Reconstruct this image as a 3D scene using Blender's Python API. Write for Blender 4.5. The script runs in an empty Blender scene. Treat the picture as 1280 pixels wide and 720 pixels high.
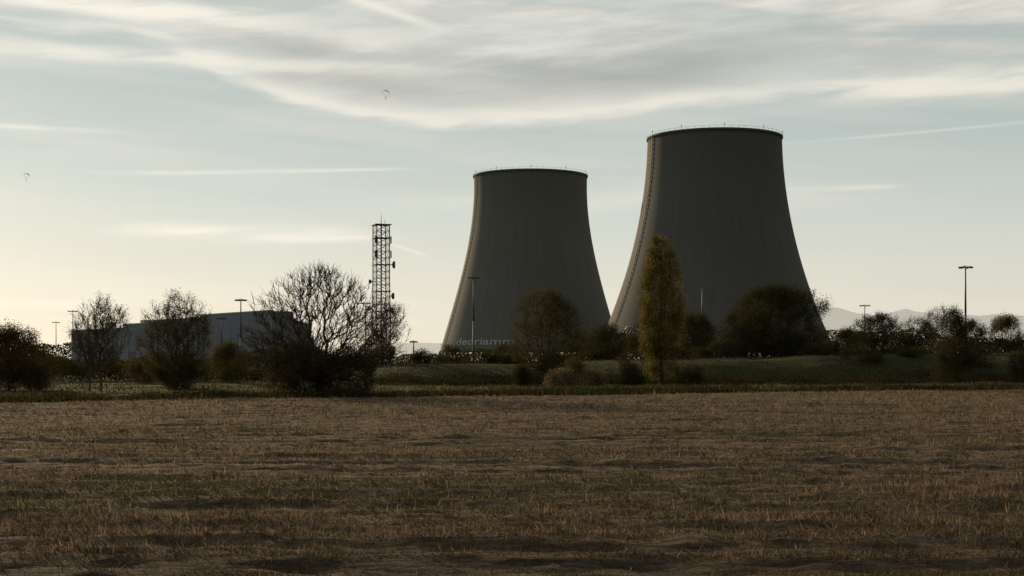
import bpy, math, random
import numpy as np
from mathutils import Vector
S = bpy.context.scene
S.view_settings.view_transform='Standard'; S.view_settings.look='None'; S.view_settings.exposure=0
CAMH=2.4; F=1778.0; HOR=452.0
rng=np.random.default_rng(7)
# ------------------------------------------------------------ noise
def _h(ix,iy,seed):
    n=(ix.astype(np.int64)*374761393+iy.astype(np.int64)*668265263+seed*1274126177)&0x7fffffff
    n=((n^(n>>13))*1274126177)&0x7fffffff
    return ((n^(n>>16))&0xffff)/65535.0
def vn(x,y,seed=0):
    x=np.asarray(x,float);y=np.asarray(y,float)
    ix=np.floor(x);iy=np.floor(y);fx=x-ix;fy=y-iy
    fx=fx*fx*(3-2*fx);fy=fy*fy*(3-2*fy)
    a=_h(ix,iy,seed);b=_h(ix+1,iy,seed);c=_h(ix,iy+1,seed);d=_h(ix+1,iy+1,seed)
    return (a*(1-fx)+b*fx)*(1-fy)+(c*(1-fx)+d*fx)*fy
def fbm(x,y,seed=0,o=4):
    s=0;a=.5;t=0
    for i in range(o):
        s=s+a*vn(x*2**i,y*2**i,seed+i);t+=a;a*=.5
    return s/t
def sm(x,a,b):
    t=np.clip((x-a)/(b-a),0,1);return t*t*(3-2*t)
def edge_s(x,y): return (y-0.513*x-99.5)*0.89
def rowc(x,y): return y+0.05*x+0.9*fbm(x/14,y/14,5,2)+.15*fbm(x/2,y/2,6,2)
def swath(x,y):
    r=rowc(x,y)
    am=.12+.22*vn(x/18,r/5.,25)
    return np.clip(vn(x/12,r/1.3,21)*.30+vn(x/4,r/.45,22)*.40+vn(x/24,r/4.,23)*.30+am*np.sin(2*np.pi*r/1.6)*(.55+.45*vn(x/3,r/.8,26)),0,1)
def H(x,y):
    x=np.asarray(x,float);y=np.asarray(y,float)
    s=edge_s(x,y)
    infield=1-sm(s,-1,1)
    near=1-sm(y,60,140)*0.4
    sw=swath(x,y)
    z=infield*near*(0.22*(sw-.5)+0.17*(fbm(x/.6,y/.35,31,4)-.5)+0.2*(fbm(x/16,y/12,41,2)-.5))
    z=z-0.45*np.exp(-((s-1.5)/1.0)**2)*sm(np.abs(y),30,60)+0.30*np.exp(-((s-4.)/1.6)**2)*(0.5+fbm(x/6,y/6,3,2))
    g=sm(s,2,6)*(1-sm(y,400,900))
    z=z+g*0.4*(fbm(x/7,y/5,61,3)-.5)
    hh=np.interp(x,[-15,0,20,45,80],[2.1,2.35,2.7,3.4,3.6])
    hh=hh*sm(x+0.02*(y-150),-26,-12)*(1-sm(y,500,700))
    hh=hh*(0.92+0.2*(fbm(x/9,y/9,71,3)-.5))
    base=150+0.12*x+3*(fbm(x/15,y/30,81,2)-.5)
    z=z+hh*sm(y,base,base+15)
    return z
def Hs(x,y): return float(H(np.array([x]),np.array([y]))[0])
# ------------------------------------------------------------ node helpers
class NT:
    def __init__(s,t): s.t=t
    def n(s,ty,**k):
        x=s.t.nodes.new(ty)
        for a,b in k.items(): setattr(x,a,b)
        return x
    def lk(s,a,b): s.t.links.new(a,b)
    def put(s,sock,v):
        if isinstance(v,bpy.types.NodeSocket): s.lk(v,sock)
        else: sock.default_value=v
    def m(s,op,a,b=None,c=None,clamp=False):
        x=s.n('ShaderNodeMath',operation=op);x.use_clamp=clamp
        s.put(x.inputs[0],a)
        if b is not None:s.put(x.inputs[1],b)
        if c is not None:s.put(x.inputs[2],c)
        return x.outputs[0]
    def ss(s,v,a,b,o0=0.,o1=1.):
        x=s.n('ShaderNodeMapRange',interpolation_type='SMOOTHSTEP')
        s.put(x.inputs[0],v);x.inputs[1].default_value=a;x.inputs[2].default_value=b;x.inputs[3].default_value=o0;x.inputs[4].default_value=o1
        return x.outputs[0]
    def mix(s,f,a,b,blend='MIX'):
        x=s.n('ShaderNodeMix',data_type='RGBA',blend_type=blend)
        s.put(x.inputs[0],f)
        for sock,v in ((x.inputs[6],a),(x.inputs[7],b)):
            s.put(sock,v if isinstance(v,bpy.types.NodeSocket) else (v[0],v[1],v[2],1))
        return x.outputs[2]
    def noise(s,vec,scale,detail=4,rough=.5):
        x=s.n('ShaderNodeTexNoise');x.inputs['Scale'].default_value=scale;x.inputs['Detail'].default_value=detail;x.inputs['Roughness'].default_value=rough
        if vec is not None:s.lk(vec,x.inputs['Vector'])
        return x.outputs[0]
    def xyz(s,a,b,c=0.):
        x=s.n('ShaderNodeCombineXYZ');s.put(x.inputs[0],a);s.put(x.inputs[1],b);s.put(x.inputs[2],c);return x.outputs[0]
    def sep(s,v):
        x=s.n('ShaderNodeSeparateXYZ');s.lk(v,x.inputs[0]);return x.outputs
    def scl(s,v,sc):
        x=s.n('ShaderNodeVectorMath',operation='MULTIPLY');s.lk(v,x.inputs[0]);x.inputs[1].default_value=sc;return x.outputs[0]
    def ramp(s,f,stops):
        x=s.n('ShaderNodeValToRGB');s.lk(f,x.inputs[0]);e=x.color_ramp.elements
        while len(e)<len(stops): e.new(.5)
        for i,(p,c) in enumerate(stops): e[i].position=p;e[i].color=(c[0],c[1],c[2],1)
        return x.outputs[0]
def newmat(name):
    m=bpy.data.materials.new(name);m.use_nodes=True;m.node_tree.nodes.clear()
    t=NT(m.node_tree);o=t.n('ShaderNodeOutputMaterial');return m,t,o
def simple(name,col,rough=.8,var=.25,scale=3.,metal=0.,bump=0.):
    m,t,o=newmat(name);b=t.n('ShaderNodeBsdfPrincipled')
    tc=t.n('ShaderNodeTexCoord').outputs['Object']
    n=t.noise(tc,scale,4,.6)
    c=t.mix(n,[v*(1-var) for v in col],[min(1,v*(1+var)) for v in col])
    t.lk(c,b.inputs['Base Color']);b.inputs['Roughness'].default_value=rough;b.inputs['Metallic'].default_value=metal
    b.inputs['Specular IOR Level'].default_value=.2
    t.lk(b.outputs[0],o.inputs[0]);return m
def leafmat(name,col,col2,trans=.35):
    m,t,o=newmat(name)
    g=t.n('ShaderNodeNewGeometry')
    r=g.outputs['Random Per Island']
    tc=t.n('ShaderNodeTexCoord').outputs['Object']
    n=t.noise(tc,.7,1)
    f=t.m('ADD',t.m('MULTIPLY',r,.6),t.m('MULTIPLY',t.ss(n,.35,.65),.4))
    c=t.mix(f,col,col2)
    r2=t.m('FRACT',t.m('MULTIPLY',r,17.3))
    c=t.mix(1.,c,t.ramp(r2,[(0,(.55,.55,.55)),(1,(1.35,1.35,1.35))]),'MULTIPLY')
    d=t.n('ShaderNodeBsdfDiffuse');tr=t.n('ShaderNodeBsdfTranslucent');mx=t.n('ShaderNodeMixShader')
    t.lk(c,d.inputs[0]);t.lk(c,tr.inputs[0]);mx.inputs[0].default_value=trans
    t.lk(d.outputs[0],mx.inputs[1]);t.lk(tr.outputs[0],mx.inputs[2]);t.lk(mx.outputs[0],o.inputs[0]);return m
# ------------------------------------------------------------ mesh helpers
def mesh_np(name,V,Q=None,T=None,mq=None,mt=None,mats=(),smooth=False):
    me=bpy.data.meshes.new(name)
    V=np.asarray(V,np.float32)
    nq=0 if Q is None else len(Q);nt=0 if T is None else len(T)
    me.vertices.add(len(V));me.vertices.foreach_set('co',V.ravel())
    li=[];
    if nq:li.append(np.asarray(Q,np.int32).ravel())
    if nt:li.append(np.asarray(T,np.int32).ravel())
    li=np.concatenate(li);me.loops.add(len(li));me.loops.foreach_set('vertex_index',li)
    me.polygons.add(nq+nt)
    ls=np.concatenate([np.arange(nq)*4,nq*4+np.arange(nt)*3]).astype(np.int32)
    me.polygons.foreach_set('loop_start',ls)
    mi=np.zeros(nq+nt,np.int32)
    if mq is not None and nq:mi[:nq]=mq
    if mt is not None and nt:mi[nq:]=mt
    for m in mats: me.materials.append(m)
    me.polygons.foreach_set('material_index',mi)
    me.polygons.foreach_set('use_smooth',np.full(nq+nt,smooth) if np.isscalar(smooth) else smooth)
    me.update(calc_edges=True);me.validate()
    ob=bpy.data.objects.new(name,me);S.collection.objects.link(ob);return ob
def tubes(P0,P1,R0,R1,n=4):
    P0=np.asarray(P0,float);P1=np.asarray(P1,float);R0=np.asarray(R0,float);R1=np.asarray(R1,float)
    d=P1-P0;L=np.linalg.norm(d,axis=1,keepdims=True)+1e-9;d/=L
    a=np.where(np.abs(d[:,2:3])<.9,np.array([[0,0,1.]]),np.array([[1.,0,0]]))
    u=np.cross(d,a);u/=np.linalg.norm(u,axis=1,keepdims=True);v=np.cross(d,u)
    ang=np.arange(n)*2*np.pi/n+np.pi/4
    ring=np.cos(ang)[None,:,None]*u[:,None,:]+np.sin(ang)[None,:,None]*v[:,None,:]
    A=P0[:,None]+ring*R0[:,None,None];B=P1[:,None]+ring*R1[:,None,None]
    V=np.concatenate([A,B],1).reshape(-1,3)
    k=np.arange(n);q=np.stack([k,(k+1)%n,(k+1)%n+n,k+n],1)
    Q=(q[None]+(np.arange(len(P0))*2*n)[:,None,None]).reshape(-1,4)
    return V,Q
class MB:
    def __init__(s): s.V=[];s.F=[];s.M=[];s.Sm=[]
    def add(s,V,Fs,m=0,smooth=False):
        o=len(s.V);s.V.extend([tuple(map(float,v)) for v in V])
        for f in Fs: s.F.append([int(i)+o for i in f]);s.M.append(m);s.Sm.append(smooth)
    def tube(s,p0,p1,r0,r1=None,n=6,m=0,smooth=False):
        r1=r0 if r1 is None else r1
        V,Q=tubes([p0],[p1],[r0],[r1],n)
        s.add(V,list(Q)+[list(range(n))[::-1],list(range(n,2*n))],m,smooth)
    def box(s,c,sz,rz=0,m=0,bev=0.):
        x,y,z=[v/2 for v in sz];cs,sn=math.cos(rz),math.sin(rz);V=[]
        for k in (-z,z):
            for i,j in ((-x,-y),(x,-y),(x,y),(-x,y)):
                V.append((c[0]+i*cs-j*sn,c[1]+i*sn+j*cs,c[2]+k))
        s.add(V,[(3,2,1,0),(4,5,6,7),(0,1,5,4),(1,2,6,5),(2,3,7,6),(3,0,4,7)],m)
    def obj(s,name,mats,parent=None):
        me=bpy.data.meshes.new(name);me.from_pydata(s.V,[],s.F)
        for m in mats: me.materials.append(m)
        me.polygons.foreach_set('material_index',s.M);me.polygons.foreach_set('use_smooth',s.Sm);me.update()
        ob=bpy.data.objects.new(name,me);S.collection.objects.link(ob)
        if parent: ob.parent=parent
        return ob
def empty(name,loc=(0,0,0)):
    e=bpy.data.objects.new(name,None);e.location=loc;S.collection.objects.link(e);return e
def lat(px,d): return (px-640)/F*d
def hgt(py,d): return CAMH+(HOR-py)/F*d
# ------------------------------------------------------------ sun & world
SUN_AZ=math.radians(-33);SUN_EL=math.radians(13)
sv=Vector((math.sin(SUN_AZ)*math.cos(SUN_EL),math.cos(SUN_AZ)*math.cos(SUN_EL),math.sin(SUN_EL)))
l=bpy.data.lights.new('sun','SUN');l.energy=5.0;l.angle=math.radians(.5);l.color=(1,.78,.5)
lo=bpy.data.objects.new('sun',l);lo.rotation_euler=sv.to_track_quat('Z','Y').to_euler();lo.location=(0,0,50);S.collection.objects.link(lo)
W=bpy.data.worlds.new('World');S.world=W;W.use_nodes=True;W.node_tree.nodes.clear();t=NT(W.node_tree)
out=t.n('ShaderNodeOutputWorld');bg=t.n('ShaderNodeBackground');bg.inputs[1].default_value=.1
sky=t.n('ShaderNodeTexSky',sky_type='NISHITA');sky.sun_disc=False;sky.sun_elevation=SUN_EL;sky.sun_rotation=SUN_AZ%(2*math.pi)
sky.dust_density=1.;sky.air_density=1.;sky.ozone_density=1.
D=t.n('ShaderNodeTexCoord').outputs['Generated'];dx,dy,dz=t.sep(D)
az=t.m('MULTIPLY',t.m('ARCTAN2',dx,dy),57.2958)
el=t.m('MULTIPLY',t.m('ARCSINE',dz),57.2958)
def dg(px,py):
    u=(px-640)/F;v=(HOR-py)/F
    return math.degrees(math.atan(u)),math.degrees(math.atan(v/math.sqrt(1+u*u)))
elc=t.m('MAXIMUM',el,0.)
haze=t.ramp(t.m('DIVIDE',elc,45.),[(0,(.86,.79,.635)),(.05,(.82,.78,.655)),(.12,(.66,.69,.625)),(.20,(.51,.575,.55)),(.32,(.40,.47,.47)),(1,(.19,.24,.29))])
dot=t.n('ShaderNodeVectorMath',operation='DOT_PRODUCT');t.lk(D,dot.inputs[0]);dot.inputs[1].default_value=sv
ds=dot.outputs['Value']
glow=t.m('POWER',t.m('MAXIMUM',ds,0.),14.)
bright=t.m('ADD',t.ss(ds,-1,.88,.32,.99),t.m('MULTIPLY',glow,.12))
def cv(ax,ay,off=0.): return t.xyz(t.m('MULTIPLY',az,ax),t.m('MULTIPLY',t.m('ADD',el,t.m('MULTIPLY',az,off)),ay),0.)
n1=t.noise(cv(.12,.5,.02),1.,5,.5)
n2=t.noise(cv(.06,.6,.07),1.3,5,.5)
n3=t.noise(cv(.22,1.4,-.08),1.,5,.6)
fc=t.n('ShaderNodeFloatCurve');t.lk(t.m('DIVIDE',t.m('ADD',az,25.),50.),fc.inputs['Value'])
pts=[(-200,-60),(0,30),(150,50),(230,78),(300,112),(400,142),(520,160),(640,158),(760,150),(880,134),(1000,124),(1280,116),(1500,90)]
cu=fc.mapping.curves[0]
pp=[]
for px,py in pts:
    a,e=dg(px,py);pp.append(((a+25)/50,e/20))
while len(cu.points)<len(pp): cu.points.new(.5,.5)
for i,p in enumerate(pp): cu.points[i].location=p
fc.mapping.update()
ed=t.m('MULTIPLY',fc.outputs[0],20.)
e0=t.m('ADD',t.m('SUBTRACT',el,ed),t.m('MULTIPLY',t.m('SUBTRACT',n1,.5),1.3))
e0=t.m('ADD',e0,t.m('MULTIPLY',t.m('SUBTRACT',n3,.5),.7))
body=t.ss(e0,-.12,.45)
trans=t.ss(n2,.38,.60,.18,1.)
lw=t.ss(az,-17,-10,.75,1.)
highf=t.ss(el,16,40,1.,.5)
dens=t.m('MULTIPLY',t.m('MULTIPLY',body,trans),t.m('MULTIPLY',lw,highf))
def gauss(v,c,w): return t.m('POWER',2.718,t.m('MULTIPLY',-1.,t.m('POWER',t.m('ABSOLUTE',t.m('DIVIDE',t.m('SUBTRACT',v,c),w)),2.)))
win=t.m('MULTIPLY',t.ss(az,-13,-8.5),t.ss(az,6,17,1.,.3))
g1=gauss(e0,1.75,1.0)
grey=t.m('MULTIPLY',t.m('MULTIPLY',g1,win),t.ss(n2,.3,.62,.65,1.))
dens=t.m('MAXIMUM',dens,t.m('MULTIPLY',t.m('MULTIPLY',body,win),t.ss(el,11.5,15,.92,.45)))
ccol=t.mix(t.ss(n3,.3,.7),(.62,.615,.56),(.84,.81,.72))
ccol=t.mix(t.m('MULTIPLY',grey,.95),ccol,(.40,.415,.395))
rim=t.m('MULTIPLY',gauss(e0,.42,.34),t.ss(n1,.3,.6,.5,1.))
ccol=t.mix(t.m('MULTIPLY',rim,.85),ccol,(.88,.84,.73))
def wisp(px,py,w,h,slope,amp,nz=True):
    a,e=dg(px,py);k=.0322
    q=t.m('SUBTRACT',az,a)
    v=t.m('SUBTRACT',t.m('SUBTRACT',el,e),t.m('MULTIPLY',q,slope))
    if nz: v=t.m('ADD',v,t.m('MULTIPLY',t.m('SUBTRACT',n1,.5),h*k*2.2))
    A=t.m('POWER',t.m('ABSOLUTE',t.m('DIVIDE',q,w*k)),4.)
    B=t.m('POWER',t.m('DIVIDE',v,h*k),2.)
    g=t.m('POWER',2.718,t.m('MULTIPLY',-1.,t.m('ADD',A,B)))
    if nz: g=t.m('MULTIPLY',g,t.ss(n3,.3,.58,.3,1.))
    return t.m('MULTIPLY',g,amp)
ws=[wisp(300,290,145,10,0.,1.),wisp(390,297,95,6,0,.95),wisp(330,214,180,2.4,.035,.6),wisp(1045,235,75,3.5,0,.6),wisp(1160,164,170,1.8,.05,.35),
    wisp(40,380,110,6,0,.7),wisp(470,8,75,6,-.30,.8,False),wisp(150,8,200,12,-.06,1.),wisp(120,68,420,9,-.01,.7),wisp(1200,102,160,15,.05,.9),
    wisp(45,160,90,3,0,.5),wisp(780,250,260,14,.02,.35),wisp(510,312,22,2.2,-.3,.6,False)]
wsum=ws[0]
for x in ws[1:]: wsum=t.m('MAXIMUM',wsum,x)
wcol=(.89,.85,.74)
thin=t.m('MULTIPLY',t.ss(n2,.38,.7),t.ss(el,1,9,.35,.5))
base=t.mix(thin,haze,(.70,.69,.62))
base=t.mix(dens,base,ccol)
base=t.mix(wsum,base,wcol)
base=t.mix(1.,base,t.xyz(bright,bright,bright),'MULTIPLY')
ten=t.n('ShaderNodeVectorMath',operation='SCALE');t.lk(base,ten.inputs[0]);ten.inputs['Scale'].default_value=10.
fin=t.mix(.95,sky.outputs[0],ten.outputs[0])
t.lk(fin,bg.inputs[0]);t.lk(bg.outputs[0],out.inputs[0])
# ------------------------------------------------------------ materials
M_bark=simple('bark',(.06,.048,.036),.95,.4,6)
M_twig=simple('twig_bark',(.09,.07,.05),.95,.4,6)
L_dark=leafmat('leaf_dark',(.035,.036,.014),(.075,.065,.026),.3)
L_olive=leafmat('leaf_olive',(.05,.046,.018),(.10,.083,.031),.35)
L_yel=leafmat('leaf_autumn_yellow',(.10,.092,.026),(.22,.165,.045),.4)
L_brown=leafmat('leaf_brown',(.06,.042,.02),(.12,.085,.036),.3)
L_straw=leafmat('straw',(.16,.112,.07),(.34,.255,.16),.3)
M_dstraw=leafmat('straw_dark',(.06,.041,.025),(.13,.09,.054),.2)
L_grass=leafmat('grass_blade',(.05,.055,.02),(.11,.10,.038),.3)
L_weed=leafmat('ditch_weeds',(.032,.030,.013),(.07,.058,.026),.2)
L_dry=leafmat('dry_reed',(.13,.10,.055),(.22,.17,.10),.3)
M_steel=simple('galvanised_steel',(.13,.13,.13),.6,.2,1,.3)
M_white=simple('white_paint',(.46,.46,.44),.6,.25,.3)
# ground
m,t,o=newmat('ground_soil_and_grass');b=t.n('ShaderNodeBsdfPrincipled');b.inputs['Roughness'].default_value=1;b.inputs['Specular IOR Level'].default_value=.05
P=t.n('ShaderNodeNewGeometry').outputs['Position'];x,y,z=t.sep(P)
at=t.n('ShaderNodeAttribute',attribute_name='swath').outputs['Fac']
s=t.m('SUBTRACT',t.m('SUBTRACT',y,t.m('MULTIPLY',x,.513)),99.5)
s=t.m('ADD',s,t.m('MULTIPLY',t.m('SUBTRACT',t.noise(P,.5,3),.5),2.))
a1=t.noise(t.scl(P,(.10,1.1,1)),1.,6,.65);a2=t.noise(t.scl(P,(.5,1.5,1)),4.,5,.7);a3=t.noise(t.scl(P,(.03,.14,1)),1.,3,.5)
fr=t.noise(t.scl(P,(.25,3.2,1)),1.,4,.6)
rowf=t.m('ADD',t.m('MULTIPLY',at,.75),t.m('MULTIPLY',a1,.25))
c=t.mix(t.ss(rowf,.34,.62),(.042,.028,.018),(.17,.122,.076))
c=t.mix(t.ss(a2,.38,.66,0,.65),c,(.24,.18,.115))
c=t.mix(t.ss(fr,.46,.62,0,.5),c,(.045,.030,.019))
c=t.mix(t.ss(t.noise(t.scl(P,(.9,2.2,1)),2.2,5,.7),.50,.62,0,.75),c,(.032,.022,.014))
c=t.mix(t.ss(t.noise(t.scl(P,(1,3,1)),14.,4,.7),.54,.66,0,.6),c,(.30,.23,.15))
c=t.mix(t.ss(a3,.55,.72,0,.3),c,(.09,.095,.03))
c=t.mix(t.ss(y,13,32,.5,0.),c,(.035,.024,.015))  # near field darkened; shaded stubble sides and dark soil put into the colour
g=t.mix(t.ss(t.noise(t.scl(P,(.15,.5,1)),1.,5,.6),.3,.7),(.038,.040,.016),(.10,.098,.034))
g=t.mix(t.ss(t.noise(P,1.2,4,.7),.5,.8,0,.5),g,(.085,.07,.036))
g=t.mix(t.ss(y,142,151,0,.65),g,(.032,.034,.014))
c=t.mix(t.ss(s,.2,1.2),c,g)
ditch_shade=t.m('MULTIPLY',t.ss(s,.2,.9),t.ss(s,2.,2.9,1,0))
c=t.mix(t.m('MULTIPLY',ditch_shade,.9),c,(.018,.015,.009))  # ditch shadow painted into the ground colour, on top of the modelled dip
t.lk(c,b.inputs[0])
bp=t.n('ShaderNodeBump');bp.inputs['Distance'].default_value=.10;bp.inputs['Strength'].default_value=1.;t.lk(t.m('ADD',t.m('ADD',a2,a1),fr),bp.inputs['Height']);t.lk(bp.outputs[0],b.inputs['Normal'])
t.lk(b.outputs[0],o.inputs[0]);M_ground=m
ys=np.concatenate([-np.geomspace(60000,10,25),[-5,0,4,6.5],np.geomspace(8,205,820),np.geomspace(206,60000,70)])
xi=np.arange(-75,75.01,.25);xo=np.geomspace(78,60000,45)
xs=np.concatenate([-xo[::-1],xi,xo])
X,Y=np.meshgrid(xs,ys);Z=H(X,Y)
nx=len(xs);ny=len(ys);i=np.arange(nx-1)[None]+np.arange(ny-1)[:,None]*nx
Q=np.stack([i,i+1,i+1+nx,i+nx],-1).reshape(-1,4)
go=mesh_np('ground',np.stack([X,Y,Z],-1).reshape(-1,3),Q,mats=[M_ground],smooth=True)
A=go.data.attributes.new('swath','FLOAT','POINT');A.data.foreach_set('value',swath(X,Y).ravel().astype(np.float32))
def blades(name,px,py,h,w,lean,mats,mi):
    n=len(px);pz=H(px,py)
    a=rng.uniform(0,2*np.pi,n);ca=np.cos(a);sa=np.sin(a)
    la=rng.uniform(0,2*np.pi,n)
    V=np.zeros((n,3,3))
    V[:,0]=np.stack([px-ca*w,py-sa*w,pz-.01],1);V[:,1]=np.stack([px+ca*w,py+sa*w,pz-.01],1)
    V[:,2]=np.stack([px+np.cos(la)*h*lean,py+np.sin(la)*h*lean,pz+h],1)
    T=np.arange(n*3).reshape(-1,3)
    return mesh_np(name,V.reshape(-1,3),T=T,mt=mi,mats=mats)
N=700000
d=np.exp(rng.uniform(np.log(11),np.log(125),N))
xx=rng.uniform(-.5,.5,N)*(d+10)
yy=d+0.04*xx
sw=swath(xx,yy);cl=fbm(xx/.6,yy/.3,91,3)
pk=np.clip((sw-.48)*3.4+(cl-.5)*2.6+.32+.15*sm(-yy,-24,-15),.10,1)
keep=(edge_s(xx,yy)<.3)&(rng.random(N)<pk)
xx=xx[keep];yy=yy[keep];d=d[keep];sw=sw[keep];cl=cl[keep];n=len(xx)
hh=(0.02+.10*rng.random(n)**1.8)*(.4+1.3*sw)*(1+.004*d)
ww=(.0028+.00028*d)*rng.uniform(.6,1.5,n)
gm=(fbm(xx/7,yy/2.5,55,3)>.61)|((np.abs(xx-lat(1190,45))<6)&(np.abs(yy-44)<3)&(rng.random(n)<.6))
pd=np.clip(.88-(d-14)/60-(sw-.5)*1.2,.25,.92)
mi=np.where(gm&(rng.random(n)<.6),1,np.where(rng.random(n)<pd,2,0))
blades('stubble',xx,yy,hh,ww,np.where(rng.random(n)<.5,rng.uniform(1.,3.2,n),rng.uniform(0,.7,n)),[L_straw,L_grass,M_dstraw],mi)
N=150000
xx=rng.uniform(-75,85,N);ss=np.concatenate([rng.normal(.6,.7,N//4),rng.normal(3.4,1.0,N//4),rng.uniform(2,75,N-2*(N//4))])
yy=ss/.89+.513*xx+99.5
k=(yy>55)&(yy<200)&((vn(xx/2.5,yy/2.5,13)+rng.random(N)*.5)>.55);xx=xx[k];yy=yy[k];ss=ss[k];n=len(xx)
hh=(.10+.25*rng.random(n)**2+.45*(ss<1.8)*rng.random(n))*(0.4+1.2*fbm(xx/3,yy/3,17,2))
mi=np.where(rng.random(n)<.15,1,0);mi=np.where(((ss<2)|(vn(xx/6,yy/3,19)>.55))&(rng.random(n)<.8),2,mi)
blades('grass',xx,yy,hh,rng.uniform(.02,.06,n),rng.uniform(0,.6,n),[L_grass,L_dry,L_weed],mi)
# ------------------------------------------------------------ trees
def make_tree(name,x,y,h,w,cb=.25,npts=400,nleaf=5000,lsize=.12,lm=None,shape='round',bf=.4,clumps=14,spread=.28,trunk_r=None,rmin=.016,bark=None,seed=0,lean=0.,leaf_low=0.,tilt=0.,gap=1.6):
    nleaf=int(nleaf*1.9);lsize*=.8;w*=1.1
    r=np.random.default_rng(seed+101);z0=Hs(x,y)-.1
    tr=trunk_r or h*.018
    def rad(tt):
        tt=np.clip(tt,0,1)
        if shape=='column': return w/2*np.clip(np.sin(np.pi*np.clip(tt*.9+.06,0,1))**.5,0,1)*(1-.12*tt**2)
        if shape=='fan': return w/2*(.45+.55*np.sin(np.pi*np.clip(tt*.75+.15,0,1)))*np.sqrt(np.clip(1-tt**4,0,1))
        if shape=='cone': return w/2*(1.02-tt)**.7
        return w/2*np.sqrt(np.clip(1-(2*tt-1)**2,0,1))**.8
    ct=r.random(clumps)*.9+.05;ca=r.uniform(0,2*np.pi,clumps);cr=rad(ct)*np.sqrt(r.uniform(.25,1,clumps))*.88
    C=np.stack([cr*np.cos(ca),cr*np.sin(ca),ct],1)
    n=npts*4;k=r.integers(0,clumps,n);uni=r.random(n)<(.5 if shape=='fan' else .35)
    tt=np.where(uni,r.random(n),C[k,2]+r.normal(0,.09,n))
    px=C[k,0]+r.normal(0,w*.11,n);py=C[k,1]+r.normal(0,w*.11,n)
    a=r.uniform(0,2*np.pi,n);q=rad(tt)*np.sqrt(r.random(n))
    px=np.where(uni,q*np.cos(a),px);py=np.where(uni,q*np.sin(a),py)
    irr=.75+.5*vn(np.arctan2(py,px)*1.8+9,tt*6,seed+3)
    ok=(tt>0)&(tt<1)&(np.hypot(px,py)<=rad(tt)*irr)
    px=px[ok][:npts];py=py[ok][:npts];tt=tt[ok][:npts]
    T=np.stack([px+tilt*tt*h,py,h*(cb+(1-cb)*tt)],1)
    top=np.array([[tilt*h,0,h*.985]]);T=np.concatenate([T,top])
    MX=24000;P=np.zeros((MX,3));par=np.zeros(MX,int);PL=np.zeros(MX)
    nt=7;hh=h*(cb+ (.75 if shape in('column','cone') else .22)*(1-cb));m=0
    for i in range(nt+1):
        f=i/nt;P[m]=(tilt*f*hh+math.sin(f*5+seed)*h*.012*f+lean*f*h,math.cos(f*4+seed)*h*.01*f,hh*f);par[m]=m-1
        PL[m]=hh*f if i else 0;m+=1
    order=np.argsort(np.linalg.norm(T-P[nt//2],axis=1))
    step=h*.055
    lo=max(2,int(nt*.35))
    for j in order:
        p=T[j];dd=np.linalg.norm(P[:m]-p,axis=1)
        cost=dd+bf*PL[:m]+np.where(P[:m,2]>p[2]+.02*h,dd*.9,0);cost[:lo]+=9
        q=int(np.argmin(cost));L=dd[q]
        k=max(1,int(math.ceil(L/step)))
        if m+k>=MX:break
        st=P[q].copy();prev=q
        for i in range(1,k+1):
            f=i/k;pt=st+(p-st)*f
            if i<k: pt=pt+r.normal(0,L*.045,3)+np.array([0,0,-L*.08*math.sin(math.pi*f)])
            P[m]=pt;par[m]=prev;PL[m]=PL[prev]+np.linalg.norm(pt-P[prev]);prev=m;m+=1
    if shape=='fan' or bark is not None:
        src=r.integers(nt+3,m,min(m*2,5000))
        for q in src:
            if m>=MX-1:break
            o=P[q]-np.array([0,0,h*cb]);o/=np.linalg.norm(o)+1e-6
            dv=o*.8+r.normal(0,.5,3)+np.array([0,0,.35]);dv/=np.linalg.norm(dv)
            P[m]=P[q]+dv*h*r.uniform(.03,.10);par[m]=q;PL[m]=PL[q];m+=1
    P=P[:m];par=par[:m]
    area=np.zeros(m);child=np.zeros(m,int)
    for i in range(m-1,0,-1):
        if child[i]==0: area[i]+=1
        area[par[i]]+=area[i];child[par[i]]+=1
    rr=np.maximum(tr*(area/area[0])**.45,rmin);rr[0]*=1.35
    e=np.arange(1,m)
    P=P+np.array([x,y,z0])
    r1=np.where(child[e]==0,rmin*.6,rr[e])
    V,Qd=tubes(P[par[e]],P[e],np.minimum(rr[par[e]],rr[e]*1.4),r1,4)
    mq=np.zeros(len(Qd),int)
    if nleaf and lm:
        tips=np.where(area<=6)[0];tips=tips[tips>nt]
        wt=vn(P[tips,0]*1.1/ (w*.18)+3,P[tips,2]/(w*.18)+P[tips,1]*.7,seed+8)**gap+.06
        if leaf_low: wt=wt*np.clip(1.15-(P[tips,2]-z0)/h*leaf_low,.03,1)
        ch=r.choice(tips,nleaf,p=wt/wt.sum())
        c=P[ch]+r.normal(0,spread,(nleaf,3));c[:,2]=np.maximum(c[:,2],z0+.1)
        u=r.normal(0,1,(nleaf,3));u/=np.linalg.norm(u,axis=1,keepdims=True)
        v=np.cross(u,r.normal(0,1,(nleaf,3)));v/=np.linalg.norm(v,axis=1,keepdims=True)
        sz=(lsize*r.uniform(.5,1.3,nleaf))[:,None]
        LV=np.stack([c-u*sz*.5,c+v*sz*.32,c+u*sz*.5,c-v*sz*.32],1).reshape(-1,3)
        LQ=np.arange(nleaf*4).reshape(-1,4)+len(V)
        V=np.concatenate([V,LV]);Qd=np.concatenate([Qd,LQ]);mq=np.concatenate([mq,np.ones(nleaf,int)])
    return mesh_np(name,V,Qd,mq=mq,mats=[bark or M_bark,lm or L_dark])
def tree(name,px,d,top,wpx,**k):
    x=lat(px,d);z0=Hs(x,d);h=hgt(top,d)-z0
    k.setdefault('seed',int(px)+int(d));return make_tree(name,x,d,h,wpx/F*d,**k)
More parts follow.
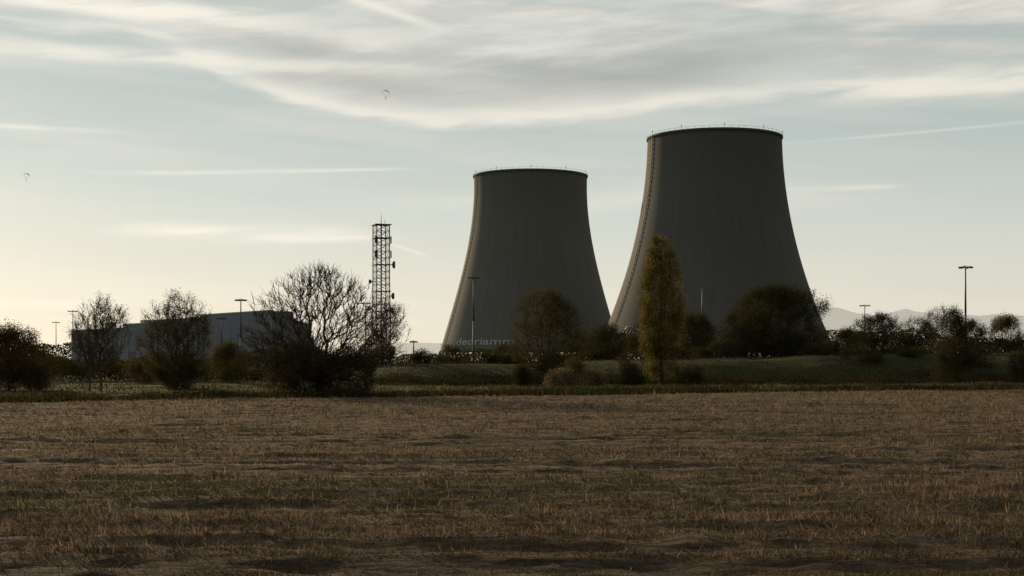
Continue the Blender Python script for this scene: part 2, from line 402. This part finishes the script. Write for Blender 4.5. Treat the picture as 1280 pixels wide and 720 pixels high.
tree('bare_oak_tree',398,98,336,190,cb=.12,npts=1500,nleaf=4200,lsize=.09,lm=L_brown,shape='fan',bf=.5,trunk_r=.28,rmin=.014,clumps=38,leaf_low=1.15,seed=5,gap=1.,spread=.14)
tree('shrub',436,96.5,434,82,cb=.05,npts=260,nleaf=9500,lsize=.12,lm=L_dark,spread=.22)
tree('shrub',380,97.5,424,84,cb=.05,npts=260,nleaf=9500,lsize=.12,lm=L_dark,spread=.25)
tree('shrub',350,96,456,50,cb=.03,npts=120,nleaf=2200,lsize=.1,lm=L_brown,spread=.2)
tree('young_ash_tree',126,112,374,68,cb=.25,npts=520,nleaf=4200,lsize=.10,lm=L_olive,shape='round',bf=.5,trunk_r=.10,rmin=.013,bark=M_twig,seed=12,gap=1.2,spread=.11,clumps=20)
tree('young_ash_tree',112,113,393,46,cb=.2,npts=240,nleaf=1600,lsize=.1,lm=L_olive,bf=.5,trunk_r=.08,rmin=.013,bark=M_twig,seed=13,gap=1.2,spread=.11)
tree('willow_tree',220,122,370,84,cb=.10,npts=750,nleaf=14000,lsize=.12,lm=L_olive,shape='round',bf=.5,trunk_r=.15,rmin=.014,bark=M_twig,leaf_low=.5,seed=14,gap=1.2,spread=.16,clumps=22)
tree('shrub',222,120,448,54,cb=.03,npts=200,nleaf=5200,lsize=.13,lm=L_dark,spread=.25)
tree('round_tree',12,114,407,90,cb=.06,npts=650,nleaf=21000,lsize=.14,lm=L_brown,spread=.28,seed=15)
tree('round_tree',-22,118,418,66,cb=.08,npts=300,nleaf=8000,lsize=.14,lm=L_dark,spread=.28,seed=16)
tree('shrub',48,118,443,50,cb=.05,npts=160,nleaf=4600,lsize=.13,lm=L_dark,spread=.28)
tree('shrub',289,150,428,52,cb=.05,npts=250,nleaf=7500,lsize=.16,lm=L_olive,spread=.32)
tree('shrub',180,150,450,44,cb=.05,npts=150,nleaf=3600,lsize=.16,lm=L_brown,spread=.35)
tree('bare_tree',478,175,378,62,cb=.12,npts=420,nleaf=4200,lsize=.15,lm=L_brown,bf=.5,rmin=.018,leaf_low=.7,gap=1.,bark=M_bark,spread=.22)
tree('poplar_tree',826,146,296,58,cb=.05,npts=1300,nleaf=30000,lsize=.16,lm=L_yel,shape='column',bf=.9,trunk_r=.2,clumps=50,spread=.22,seed=22)
tree('alder_tree',681,150,362,92,cb=.08,npts=900,nleaf=23000,lsize=.15,lm=L_olive,shape='round',bf=.5,rmin=.018,spread=.28,seed=23,gap=1.3,clumps=20)
tree('maple_tree',858,190,388,64,cb=.05,npts=500,nleaf=14000,lsize=.2,lm=L_dark,spread=.36,seed=24)
tree('shrub',795,152,418,38,cb=.03,npts=180,nleaf=5000,lsize=.15,lm=L_dark,spread=.25)
tree('oak_tree',975,185,357,118,cb=.05,npts=1100,nleaf=40000,lsize=.19,lm=L_dark,spread=.34,clumps=40,seed=25,gap=1.4)
tree('oak_tree',930,190,388,64,cb=.05,npts=400,nleaf=10500,lsize=.19,lm=L_dark,spread=.34,seed=26)
tree('small_tree',757,185,405,56,cb=.06,npts=350,nleaf=8500,lsize=.18,lm=L_dark,spread=.34)
for px,d_,tp,w_,nl,mt in ((1060,195,410,34,4200,L_dark),(1098,190,392,60,9500,L_dark),(1074,200,416,44,5000,L_dark),(1146,200,396,50,8500,L_dark),(1215,195,400,40,6000,L_dark),(1257,188,392,44,7000,L_olive),(1178,205,383,42,6000,L_olive),(1125,202,415,50,5000,L_dark),(1036,190,425,36,4000,L_dark)):
    tree('small_tree',px,d_,tp,w_,cb=.05,npts=420,nleaf=int(nl*1.3),lsize=.16,lm=mt,spread=.26,rmin=.02)
tree('small_tree',1193,150,384,66,cb=.04,npts=420,nleaf=17000,lsize=.14,lm=L_dark,shape='cone',spread=.26,seed=44)
tree('shrub',1276,150,438,36,cb=.03,npts=120,nleaf=4000,lsize=.15,lm=L_dark,spread=.25)
for px,d_,tp,w_,mt in ((655,140,458,26,L_weed),(718,135,448,44,L_olive),(700,133,462,34,L_dry),(740,138,464,30,L_dry),(640,170,438,40,L_dark),(610,172,440,36,L_dark),(570,175,428,34,L_olive),(632,176,429,34,L_dark),(527,178,438,24,L_dark),(880,180,432,46,L_dark),(1020,178,432,44,L_dark),(905,178,425,40,L_dark),(790,140,455,30,L_dark),(1080,165,432,60,L_weed),(1230,165,432,50,L_dark),(1135,168,435,40,L_olive),(690,148,440,60,L_dark),(860,150,452,40,L_weed)):
    tree('shrub',px,d_,tp,w_,cb=.03,npts=140,nleaf=2800,lsize=.16,lm=mt,spread=.26,rmin=.014)
def mass(name,x0,x1,yf,hf,n,lsize,lm,seed=1,sy=2.,pat=.35):
    r=np.random.default_rng(seed);x=r.uniform(x0,x1,n);y=yf(x)+r.normal(0,sy,n)
    hm=hf(x);z=H(x,y)+hm*r.random(n)**.8*(pat+1.2*fbm(x/ (hm.mean()*2.2),x*0+seed,seed,3))
    c=np.stack([x,y,z],1);u=r.normal(0,1,(n,3));u/=np.linalg.norm(u,axis=1,keepdims=True)
    v=np.cross(u,r.normal(0,1,(n,3)));v/=np.linalg.norm(v,axis=1,keepdims=True);sz=(lsize*r.uniform(.5,1.4,n))[:,None]
    V=np.stack([c-u*sz*.5,c+v*sz*.35,c+u*sz*.5,c-v*sz*.35],1).reshape(-1,3)
    return mesh_np(name,V,np.arange(n*4).reshape(-1,4),mats=[lm])
mass('hedge',-75,-14,lambda x:170+0*x,lambda x:2.3+0*x,60000,.2,L_dark,1)
mass('hedge',-15,75,lambda x:186+.1*x,lambda x:1.7+0*x,50000,.2,L_dark,3)
mass('weeds',-50,75,lambda x:101.3+.513*x,lambda x:.42+.25*vn(x/4,x*0,77),70000,.10,L_weed,6,.8,.2)
mass('weeds',-14,75,lambda x:151+.12*x,lambda x:.9+0*x,50000,.16,L_weed,7,2.6,.1)
mass('distant_tree_row',-150,-25,lambda x:262+0*x,lambda x:4.6+0*x,60000,.34,L_dark,2)
mass('distant_tree_row',20,420,lambda x:560+0*x,lambda x:12+0*x,50000,.8,L_dark,4)
mass('distant_tree_row',-500,-160,lambda x:640+0*x,lambda x:12+0*x,40000,.9,L_dark,5)
# ------------------------------------------------------------ cooling towers
def concrete(name,col):
    m,t,o=newmat(name);b=t.n('ShaderNodeBsdfPrincipled');b.inputs['Roughness'].default_value=.95;b.inputs['Specular IOR Level'].default_value=.08
    P=t.n('ShaderNodeTexCoord').outputs['Object'];x,y,z=t.sep(P)
    an=t.m('ARCTAN2',x,t.m('MULTIPLY',y,-1.))
    v=t.xyz(t.m('MULTIPLY',an,16.),t.m('MULTIPLY',z,.02),0.);st=t.noise(v,1.,5,.65)
    big=t.noise(P,.025,4)
    c=t.mix(t.ss(st,.3,.7),[q*.91 for q in col],[q*1.06 for q in col])
    c=t.mix(t.ss(big,.35,.65,0,.3),c,[q*.82 for q in col])
    bands=t.m('SINE',t.m('MULTIPLY',z,2*math.pi/2.6))
    c=t.mix(t.ss(bands,.75,1.,0,.12),c,[q*.6 for q in col])
    rb=t.m('SINE',t.m('MULTIPLY',an,70.))
    c=t.mix(t.ss(rb,.85,1.,0,.12),c,[q*.6 for q in col])
    c=t.mix(t.m('MULTIPLY',t.ss(z,90,124,0,.35),t.ss(st,.4,.6,.6,1)),c,[q*.75 for q in col])
    t.lk(c,b.inputs[0]);t.lk(b.outputs[0],o.inputs[0]);return m
M_rust=simple('rail_steel',(.35,.33,.30),.6,.2,1)
def cooling_tower(px,d,tab,top_px,col,text,tpx,tz,th):
    cx=lat(px,d);k=d/F
    zs=np.array([(HOR-y)*k+CAMH for y,_ in tab]);rs=np.array([r*k for _,r in tab])
    p=np.polyfit(zs,rs,3);Ht=(HOR-top_px)*k+CAMH
    R=lambda z: float(np.polyval(p,z))
    e=empty('cooling_tower',(cx,d,0))
    Mc=concrete('tower_concrete',col)
    b=MB();n=200;zz=np.linspace(9,Ht,60)
    V=[];Fs=[]
    prof=[(R(z),z) for z in zz]+[(R(Ht)+.6,Ht+.001),(R(Ht)+.6,Ht+1.0),(R(Ht)-1.0,Ht+1.0)]+[(R(z)-1.0,z) for z in zz[::-1]]
    for r_,z_ in prof:
        for i in range(n):
            a=2*math.pi*i/n;V.append((r_*math.sin(a),r_*math.cos(a),z_))
    L=len(prof)
    for j in range(L):
        for i in range(n):
            j2=(j+1)%L;Fs.append((j*n+(i+1)%n,j2*n+(i+1)%n,j2*n+i,j*n+i))
    b.add(V,Fs,0,False)
    ob=b.obj('shell',[Mc],e)
    sm_=np.ones(len(ob.data.polygons),bool);sm_[59*n:63*n]=False;ob.data.polygons.foreach_set('use_smooth',sm_)
    b=MB();N2=44
    for i in range(N2):
        a=2*math.pi*i/N2;a1=2*math.pi*(i+.5)/N2;a2=2*math.pi*(i+1)/N2;r9=R(9);r0=R(9)+3.2
        for u,w_ in ((a,a1),(a2,a1)):
            b.tube((r0*math.sin(u),r0*math.cos(u),-.5),(r9*math.sin(w_),r9*math.cos(w_),9.3),.5,.5,6)
    b.obj('support_columns',[Mc],e)
    b=MB();rt=R(Ht)+.4;nr=60
    for i in range(nr):
        a=2*math.pi*i/nr;a2=2*math.pi*(i+1)/nr;z=Ht+1.0
        q=(rt*math.sin(a),rt*math.cos(a));q2=(rt*math.sin(a2),rt*math.cos(a2))
        b.tube((*q,z),(*q,z+1.2),.10,n=4)
        b.tube((*q,z+1.2),(*q2,z+1.2),.06,n=4)
        if i%6==0:
            b.tube((*q,z),(*q,z+2.0),.14,n=4);b.box((*q,z+2.0),(.55,.55,.5))
    b.obj('rim_walkway',[M_rust],e)
    b=MB();a=math.pi+math.radians(72)
    prev=None
    for z in np.arange(10,Ht+1,2.6):
        r_=R(z)+.5;c=(r_*math.sin(a),r_*math.cos(a),z)
        if prev: b.tube(prev,c,.2,n=4)
        b.box(c,(.9,.9,.25),-a)
        prev=c
    b.obj('access_ladder',[M_steel],e)
    cu=bpy.data.curves.new('txt','FONT');cu.body=text;cu.resolution_u=3;cu.offset=.012;to=bpy.data.objects.new('txt',cu);S.collection.objects.link(to)
    bpy.context.view_layer.update()
    me=bpy.data.meshes.new_from_object(to.evaluated_get(bpy.context.evaluated_depsgraph_get()));bpy.data.objects.remove(to)
    co=np.array([v.co[:] for v in me.vertices]);x0,x1=co[:,0].min(),co[:,0].max()
    Rz=R(tz);t0=math.asin((tpx[0]-px)*k/Rz);t1=math.asin((tpx[1]-px)*k/Rz)
    for v in me.vertices:
        tt=t0+(v.co.x-x0)/(x1-x0)*(t1-t0);z=tz+v.co.y/.7*th;r_=R(z)+.35
        v.co=(r_*math.sin(tt),-r_*math.cos(tt),z)
    me.materials.clear();me.materials.append(M_white)
    lo_=bpy.data.objects.new('painted_lettering',me);S.collection.objects.link(lo_);lo_.parent=e
    return e
cooling_tower(663,974,[(222,70.5),(250,71.5),(300,76.5),(350,87),(400,102),(450,116)],222,(.185,.176,.150),'dedriamm',(573,643),13.4,4.6)  # farther tower: distance haze put into its paler, browner concrete colour
cooling_tower(893,811,[(175,83.5),(205,84),(250,89.5),(300,99.5),(350,113),(400,130.5),(445,151)],175,(.145,.140,.124),'///ora',(772,806),17.5,4.2)
# ------------------------------------------------------------ lattice mast
def lattice():
    d=350.;x=lat(476.5,d);z0=0.;top=hgt(281,d);w=3.9
    e=empty('telecom_tower',(x,d,0));b=MB();n=22
    rz=math.radians(22)
    def cor(i,z):
        ww=(w/2)*(1.22-.22*min(1,z/top*1.6))
        a=rz+math.pi/4+i*math.pi/2;return (ww*1.18*math.cos(a),ww*1.18*math.sin(a),z)
    for j in range(n):
        za=z0+top*j/n;zb=z0+top*(j+1)/n
        for i in range(4):
            b.tube(cor(i,za),cor(i,zb),.13)
            b.tube(cor(i,za),cor((i+1)%4,za),.08,n=4)
            b.tube(cor(i,za),cor((i+1)%4,zb),.06,n=4);b.tube(cor((i+1)%4,za),cor(i,zb),.06,n=4)
        if j%4==0: b.box((0,0,za),(w*1.05,w*1.05,.10),rz)
    b.tube((0,0,top),(0,0,top+2.6),.10,.03)
    b.tube((.9,0,top),(.9,0,top+1.2),.05)
    b.box((0,0,top),(w*1.1,w*1.1,.15),rz)
    b.tube((0,0,0),(0,0,top),.18)
    b.obj('lattice_frame',[M_steel],e)
    b=MB()
    for px,py,r_ in ((491,331,.9),(490,370,.8),(489,388,.7),(464,352,.5)):
        xx=lat(px,d)-x;zz=hgt(py,d);s_=1 if xx>0 else -1
        b.tube((xx-s_*1.2,0,zz),(xx,0,zz),.1)
        V=[];nn=16
        for q,(rr,of) in enumerate(((.08,0),(r_*.6,.1),(r_,.35),(r_,.75))):
            for i in range(nn):
                a=2*math.pi*i/nn;V.append((xx+s_*(of-.2),-.2+rr*math.cos(a),zz+rr*math.sin(a)))
        Fs=[(q*nn+i,q*nn+(i+1)%nn,(q+1)*nn+(i+1)%nn,(q+1)*nn+i) for q in range(3) for i in range(nn)]+[list(range(nn))]
        b.add(V,Fs,0,True)
    for zz in (hgt(300,d),hgt(318,d)):
        for a in (0,2.1,4.2): b.box((2.4*math.cos(a),2.4*math.sin(a),zz),(.3,.3,1.8),a)
    b.obj('antennas',[M_steel],e)
lattice()
# ------------------------------------------------------------ lamp masts
def mast(px,d,top,head=1.7,name='floodlight_mast'):
    x=lat(px,d);z0=Hs(x,d)-.2;z=hgt(top,d);e=empty(name,(x,d,z0));h=z-z0
    b=MB();b.tube((0,0,0),(0,0,h*.5),.22,.17,10,0,True);b.tube((0,0,h*.5),(0,0,h),.17,.10,10,0,True);b.box((0,0,.3),(.7,.7,.6));b.obj('pole',[M_steel],e)
    if head:
        b=MB();b.tube((-head/2,0,h),(head/2,0,h),.07);b.tube((0,-head/2,h),(0,head/2,h),.07)
        for a in range(6):
            c=a*math.pi/3;p=(head/2*math.cos(c),head/2*math.sin(c));b.box((*p,h-.05),(.5,.36,.28),c);b.tube((*p,h),(0,0,h+.25),.03,n=4)
        b.obj('floodlights',[M_steel],e)
for a in ((70,566,403,2.6),(91,440,389,2.6),(277,290,398,1.6),(301,270,375,1.8),(457,375,379,2.3),(592,262,347,1.6),(878,262,361,0),(1207,233,334,1.9),(1081,396,382,2.6),(517,300,427,1.2)):
    mast(*a)
# ------------------------------------------------------------ industrial building
def building():
    p0=np.array([-50.6,300.]);p1=np.array([-124.,400.]);L=np.linalg.norm(p1-p0);u=(p1-p0)/L;v=np.array([u[1],-u[0]])
    v=-v if v[1]<0 else v
    rz=math.atan2(u[1],u[0])
    e=empty('industrial_building',(p0[0],p0[1],0))
    Mw=simple('metal_cladding',(.225,.24,.26),.8,.05,.06);Mr=simple('roof_trim',(.42,.42,.40),.6,.1,.3);Md=simple('dark_opening',(.08,.085,.09),.6,.1,.5);Mw2=simple('panel_grey',(.195,.21,.23),.8,.05,.06)
    def bx(b,u0,u1,v0,v1,z0,z1,m=0):
        c=u*(u0+u1)/2+v*(v0+v1)/2;b.box((c[0],c[1],(z0+z1)/2),(u1-u0,abs(v1-v0),z1-z0),rz,m)
    bk=[0,.295*L,.526*L,.677*L,L];hs=[13.1,12.5,11.9,11.0];of=[0,.25,-.2,0.05]
    b=MB()
    for i in range(4): bx(b,bk[i]+.005,bk[i+1]-.005,of[i],5,0,hs[i],2 if i%2==0 else 0)
    # lower lean-to wing on the end wall, with a sloping roof
    o=u*.5+v*5.01
    def pt(a,c_,z): q=u*a+v*c_;return (q[0],q[1],z)
    V=[pt(.6,5.01,0),pt(.6,9.5,0),pt(9,9.5,0),pt(9,5.01,0),pt(.6,5.01,11.6),pt(.6,9.5,10.4),pt(9,9.5,10.4),pt(9,5.01,11.6)]
    b.add(V,[(3,2,1,0),(4,5,6,7),(0,1,5,4),(1,2,6,5),(2,3,7,6),(3,0,4,7)],0)
    b.obj('walls',[Mw,Mr,Mw2],e)
    b=MB()
    for i in range(4): bx(b,bk[i]+.02,bk[i+1]-.02,of[i]-.06,of[i]+.4,hs[i],hs[i]+.25,0)
    for q in (45,75,100): bx(b,q,q+3,2,4,11,13.0,0)
    b.obj('parapet',[Mr],e)
    b=MB()
    for q in (12,44,58,76,104): bx(b,q,q+4.5,-.3,.4,0,5,0)
    for q in np.arange(2,L-2,6.): bx(b,q,q+.10,-.26 if bk[2]<q<bk[3] else -.03,.4,5.2,10.6,0)
    b.obj('doors_and_joints',[Md],e)
building()
# ------------------------------------------------------------ paragliders
def paraglider(px,py,d,col,yaw):
    x=lat(px,d);z=hgt(py,d);e=empty('paraglider',(x,d,z));e.rotation_euler[2]=yaw
    Mc=simple('canopy_fabric',col,.7,.2,.4);b=MB();n=18;V=[]
    for i in range(n+1):
        a=math.radians(-62+124*i/n);c=1.25*math.sqrt(max(.08,1-(abs(i-n/2)/(n/2))**2.4))
        for (yy_,zz_) in ((-c,0),(-c*.4,.28),(c,.02),(-c*.4,-.05)):
            V.append((4.6*math.sin(a),yy_,4.6*math.cos(a)-1.6+zz_))
    Fs=[(i*4+j,i*4+(j+1)%4,(i+1)*4+(j+1)%4,(i+1)*4+j) for i in range(n) for j in range(4)]
    b.add(V,Fs,0,True);b.obj('canopy',[Mc],e)
    b=MB()
    for i in range(0,n+1,3):
        b.tube(V[i*4],(-.25 if i<n/2 else .25,0,-4.2),.02,n=3);b.tube(V[i*4+2],(-.25 if i<n/2 else .25,0,-4.2),.02,n=3)
    b.obj('suspension_lines',[M_steel],e)
    sk=[(0,0,-5.1),(0,.05,-4.8),(0,.08,-4.45),(0,.05,-4.22),(0,.02,-4.0),(.2,.05,-4.5),(.32,-.1,-4.3),(.26,-.05,-4.0),(-.2,.05,-4.5),(-.32,-.1,-4.3),(-.26,-.05,-4.0),(.12,-.45,-5.05),(.12,-.6,-5.5),(-.12,-.45,-5.05),(-.12,-.6,-5.5)]
    ed=[(0,1),(1,2),(2,3),(3,4),(2,5),(5,6),(6,7),(2,8),(8,9),(9,10),(0,11),(11,12),(0,13),(13,14)]
    me=bpy.data.meshes.new('pilot');me.from_pydata(sk,ed,[]);ob=bpy.data.objects.new('pilot',me);S.collection.objects.link(ob);ob.parent=e
    md=ob.modifiers.new('s','SKIN');rad=[.17,.17,.18,.07,.13,.07,.055,.05,.07,.055,.05,.09,.06,.09,.06]
    for i,r_ in enumerate(rad): me.skin_vertices[0].data[i].radius=(r_,r_)
    me.skin_vertices[0].data[0].use_root=True
    ob.modifiers.new('u','SUBSURF').levels=1;me.materials.append(simple('flight_suit',(.05,.05,.06)))
    b=MB();b.box((0,.35,-4.9),(.55,.4,.8));b.obj('harness',[M_steel],e)
paraglider(482,117,1350,(.55,.42,.12),.5);paraglider(33,220,1700,(.35,.2,.15),.9)
# ------------------------------------------------------------ mountains
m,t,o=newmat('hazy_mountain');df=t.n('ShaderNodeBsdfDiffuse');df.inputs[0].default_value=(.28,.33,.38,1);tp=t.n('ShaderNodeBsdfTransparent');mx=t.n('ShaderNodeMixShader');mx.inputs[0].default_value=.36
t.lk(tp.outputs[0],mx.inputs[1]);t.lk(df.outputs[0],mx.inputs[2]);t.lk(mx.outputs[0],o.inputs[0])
D_=26000.;xs=np.linspace(-14000,16000,700)
px=640+xs/D_*F
env=np.interp(px,[-300,300,450,600,760,900,1040,1110,1150,1200,1290,1600],[4,8,22,26,20,34,66,68,76,62,72,54])
rid=env*(.72+.5*fbm(xs/1400,xs*0,9,5))
zt=rid/F*D_
V=np.concatenate([np.stack([xs,xs*0+D_,xs*0-20],1),np.stack([xs,xs*0+D_+900,zt],1)]);k=np.arange(699);Q=np.stack([k,k+1,k+701,k+700],1)
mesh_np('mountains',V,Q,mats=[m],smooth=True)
# ------------------------------------------------------------ camera
c=bpy.data.cameras.new('camera');c.lens=50;c.sensor_width=36;c.clip_start=.1;c.clip_end=200000;c.shift_y=(HOR-360)/1280
co=bpy.data.objects.new('camera',c);co.location=(0,0,CAMH);co.rotation_euler=(math.pi/2,0,0);S.collection.objects.link(co);S.camera=co
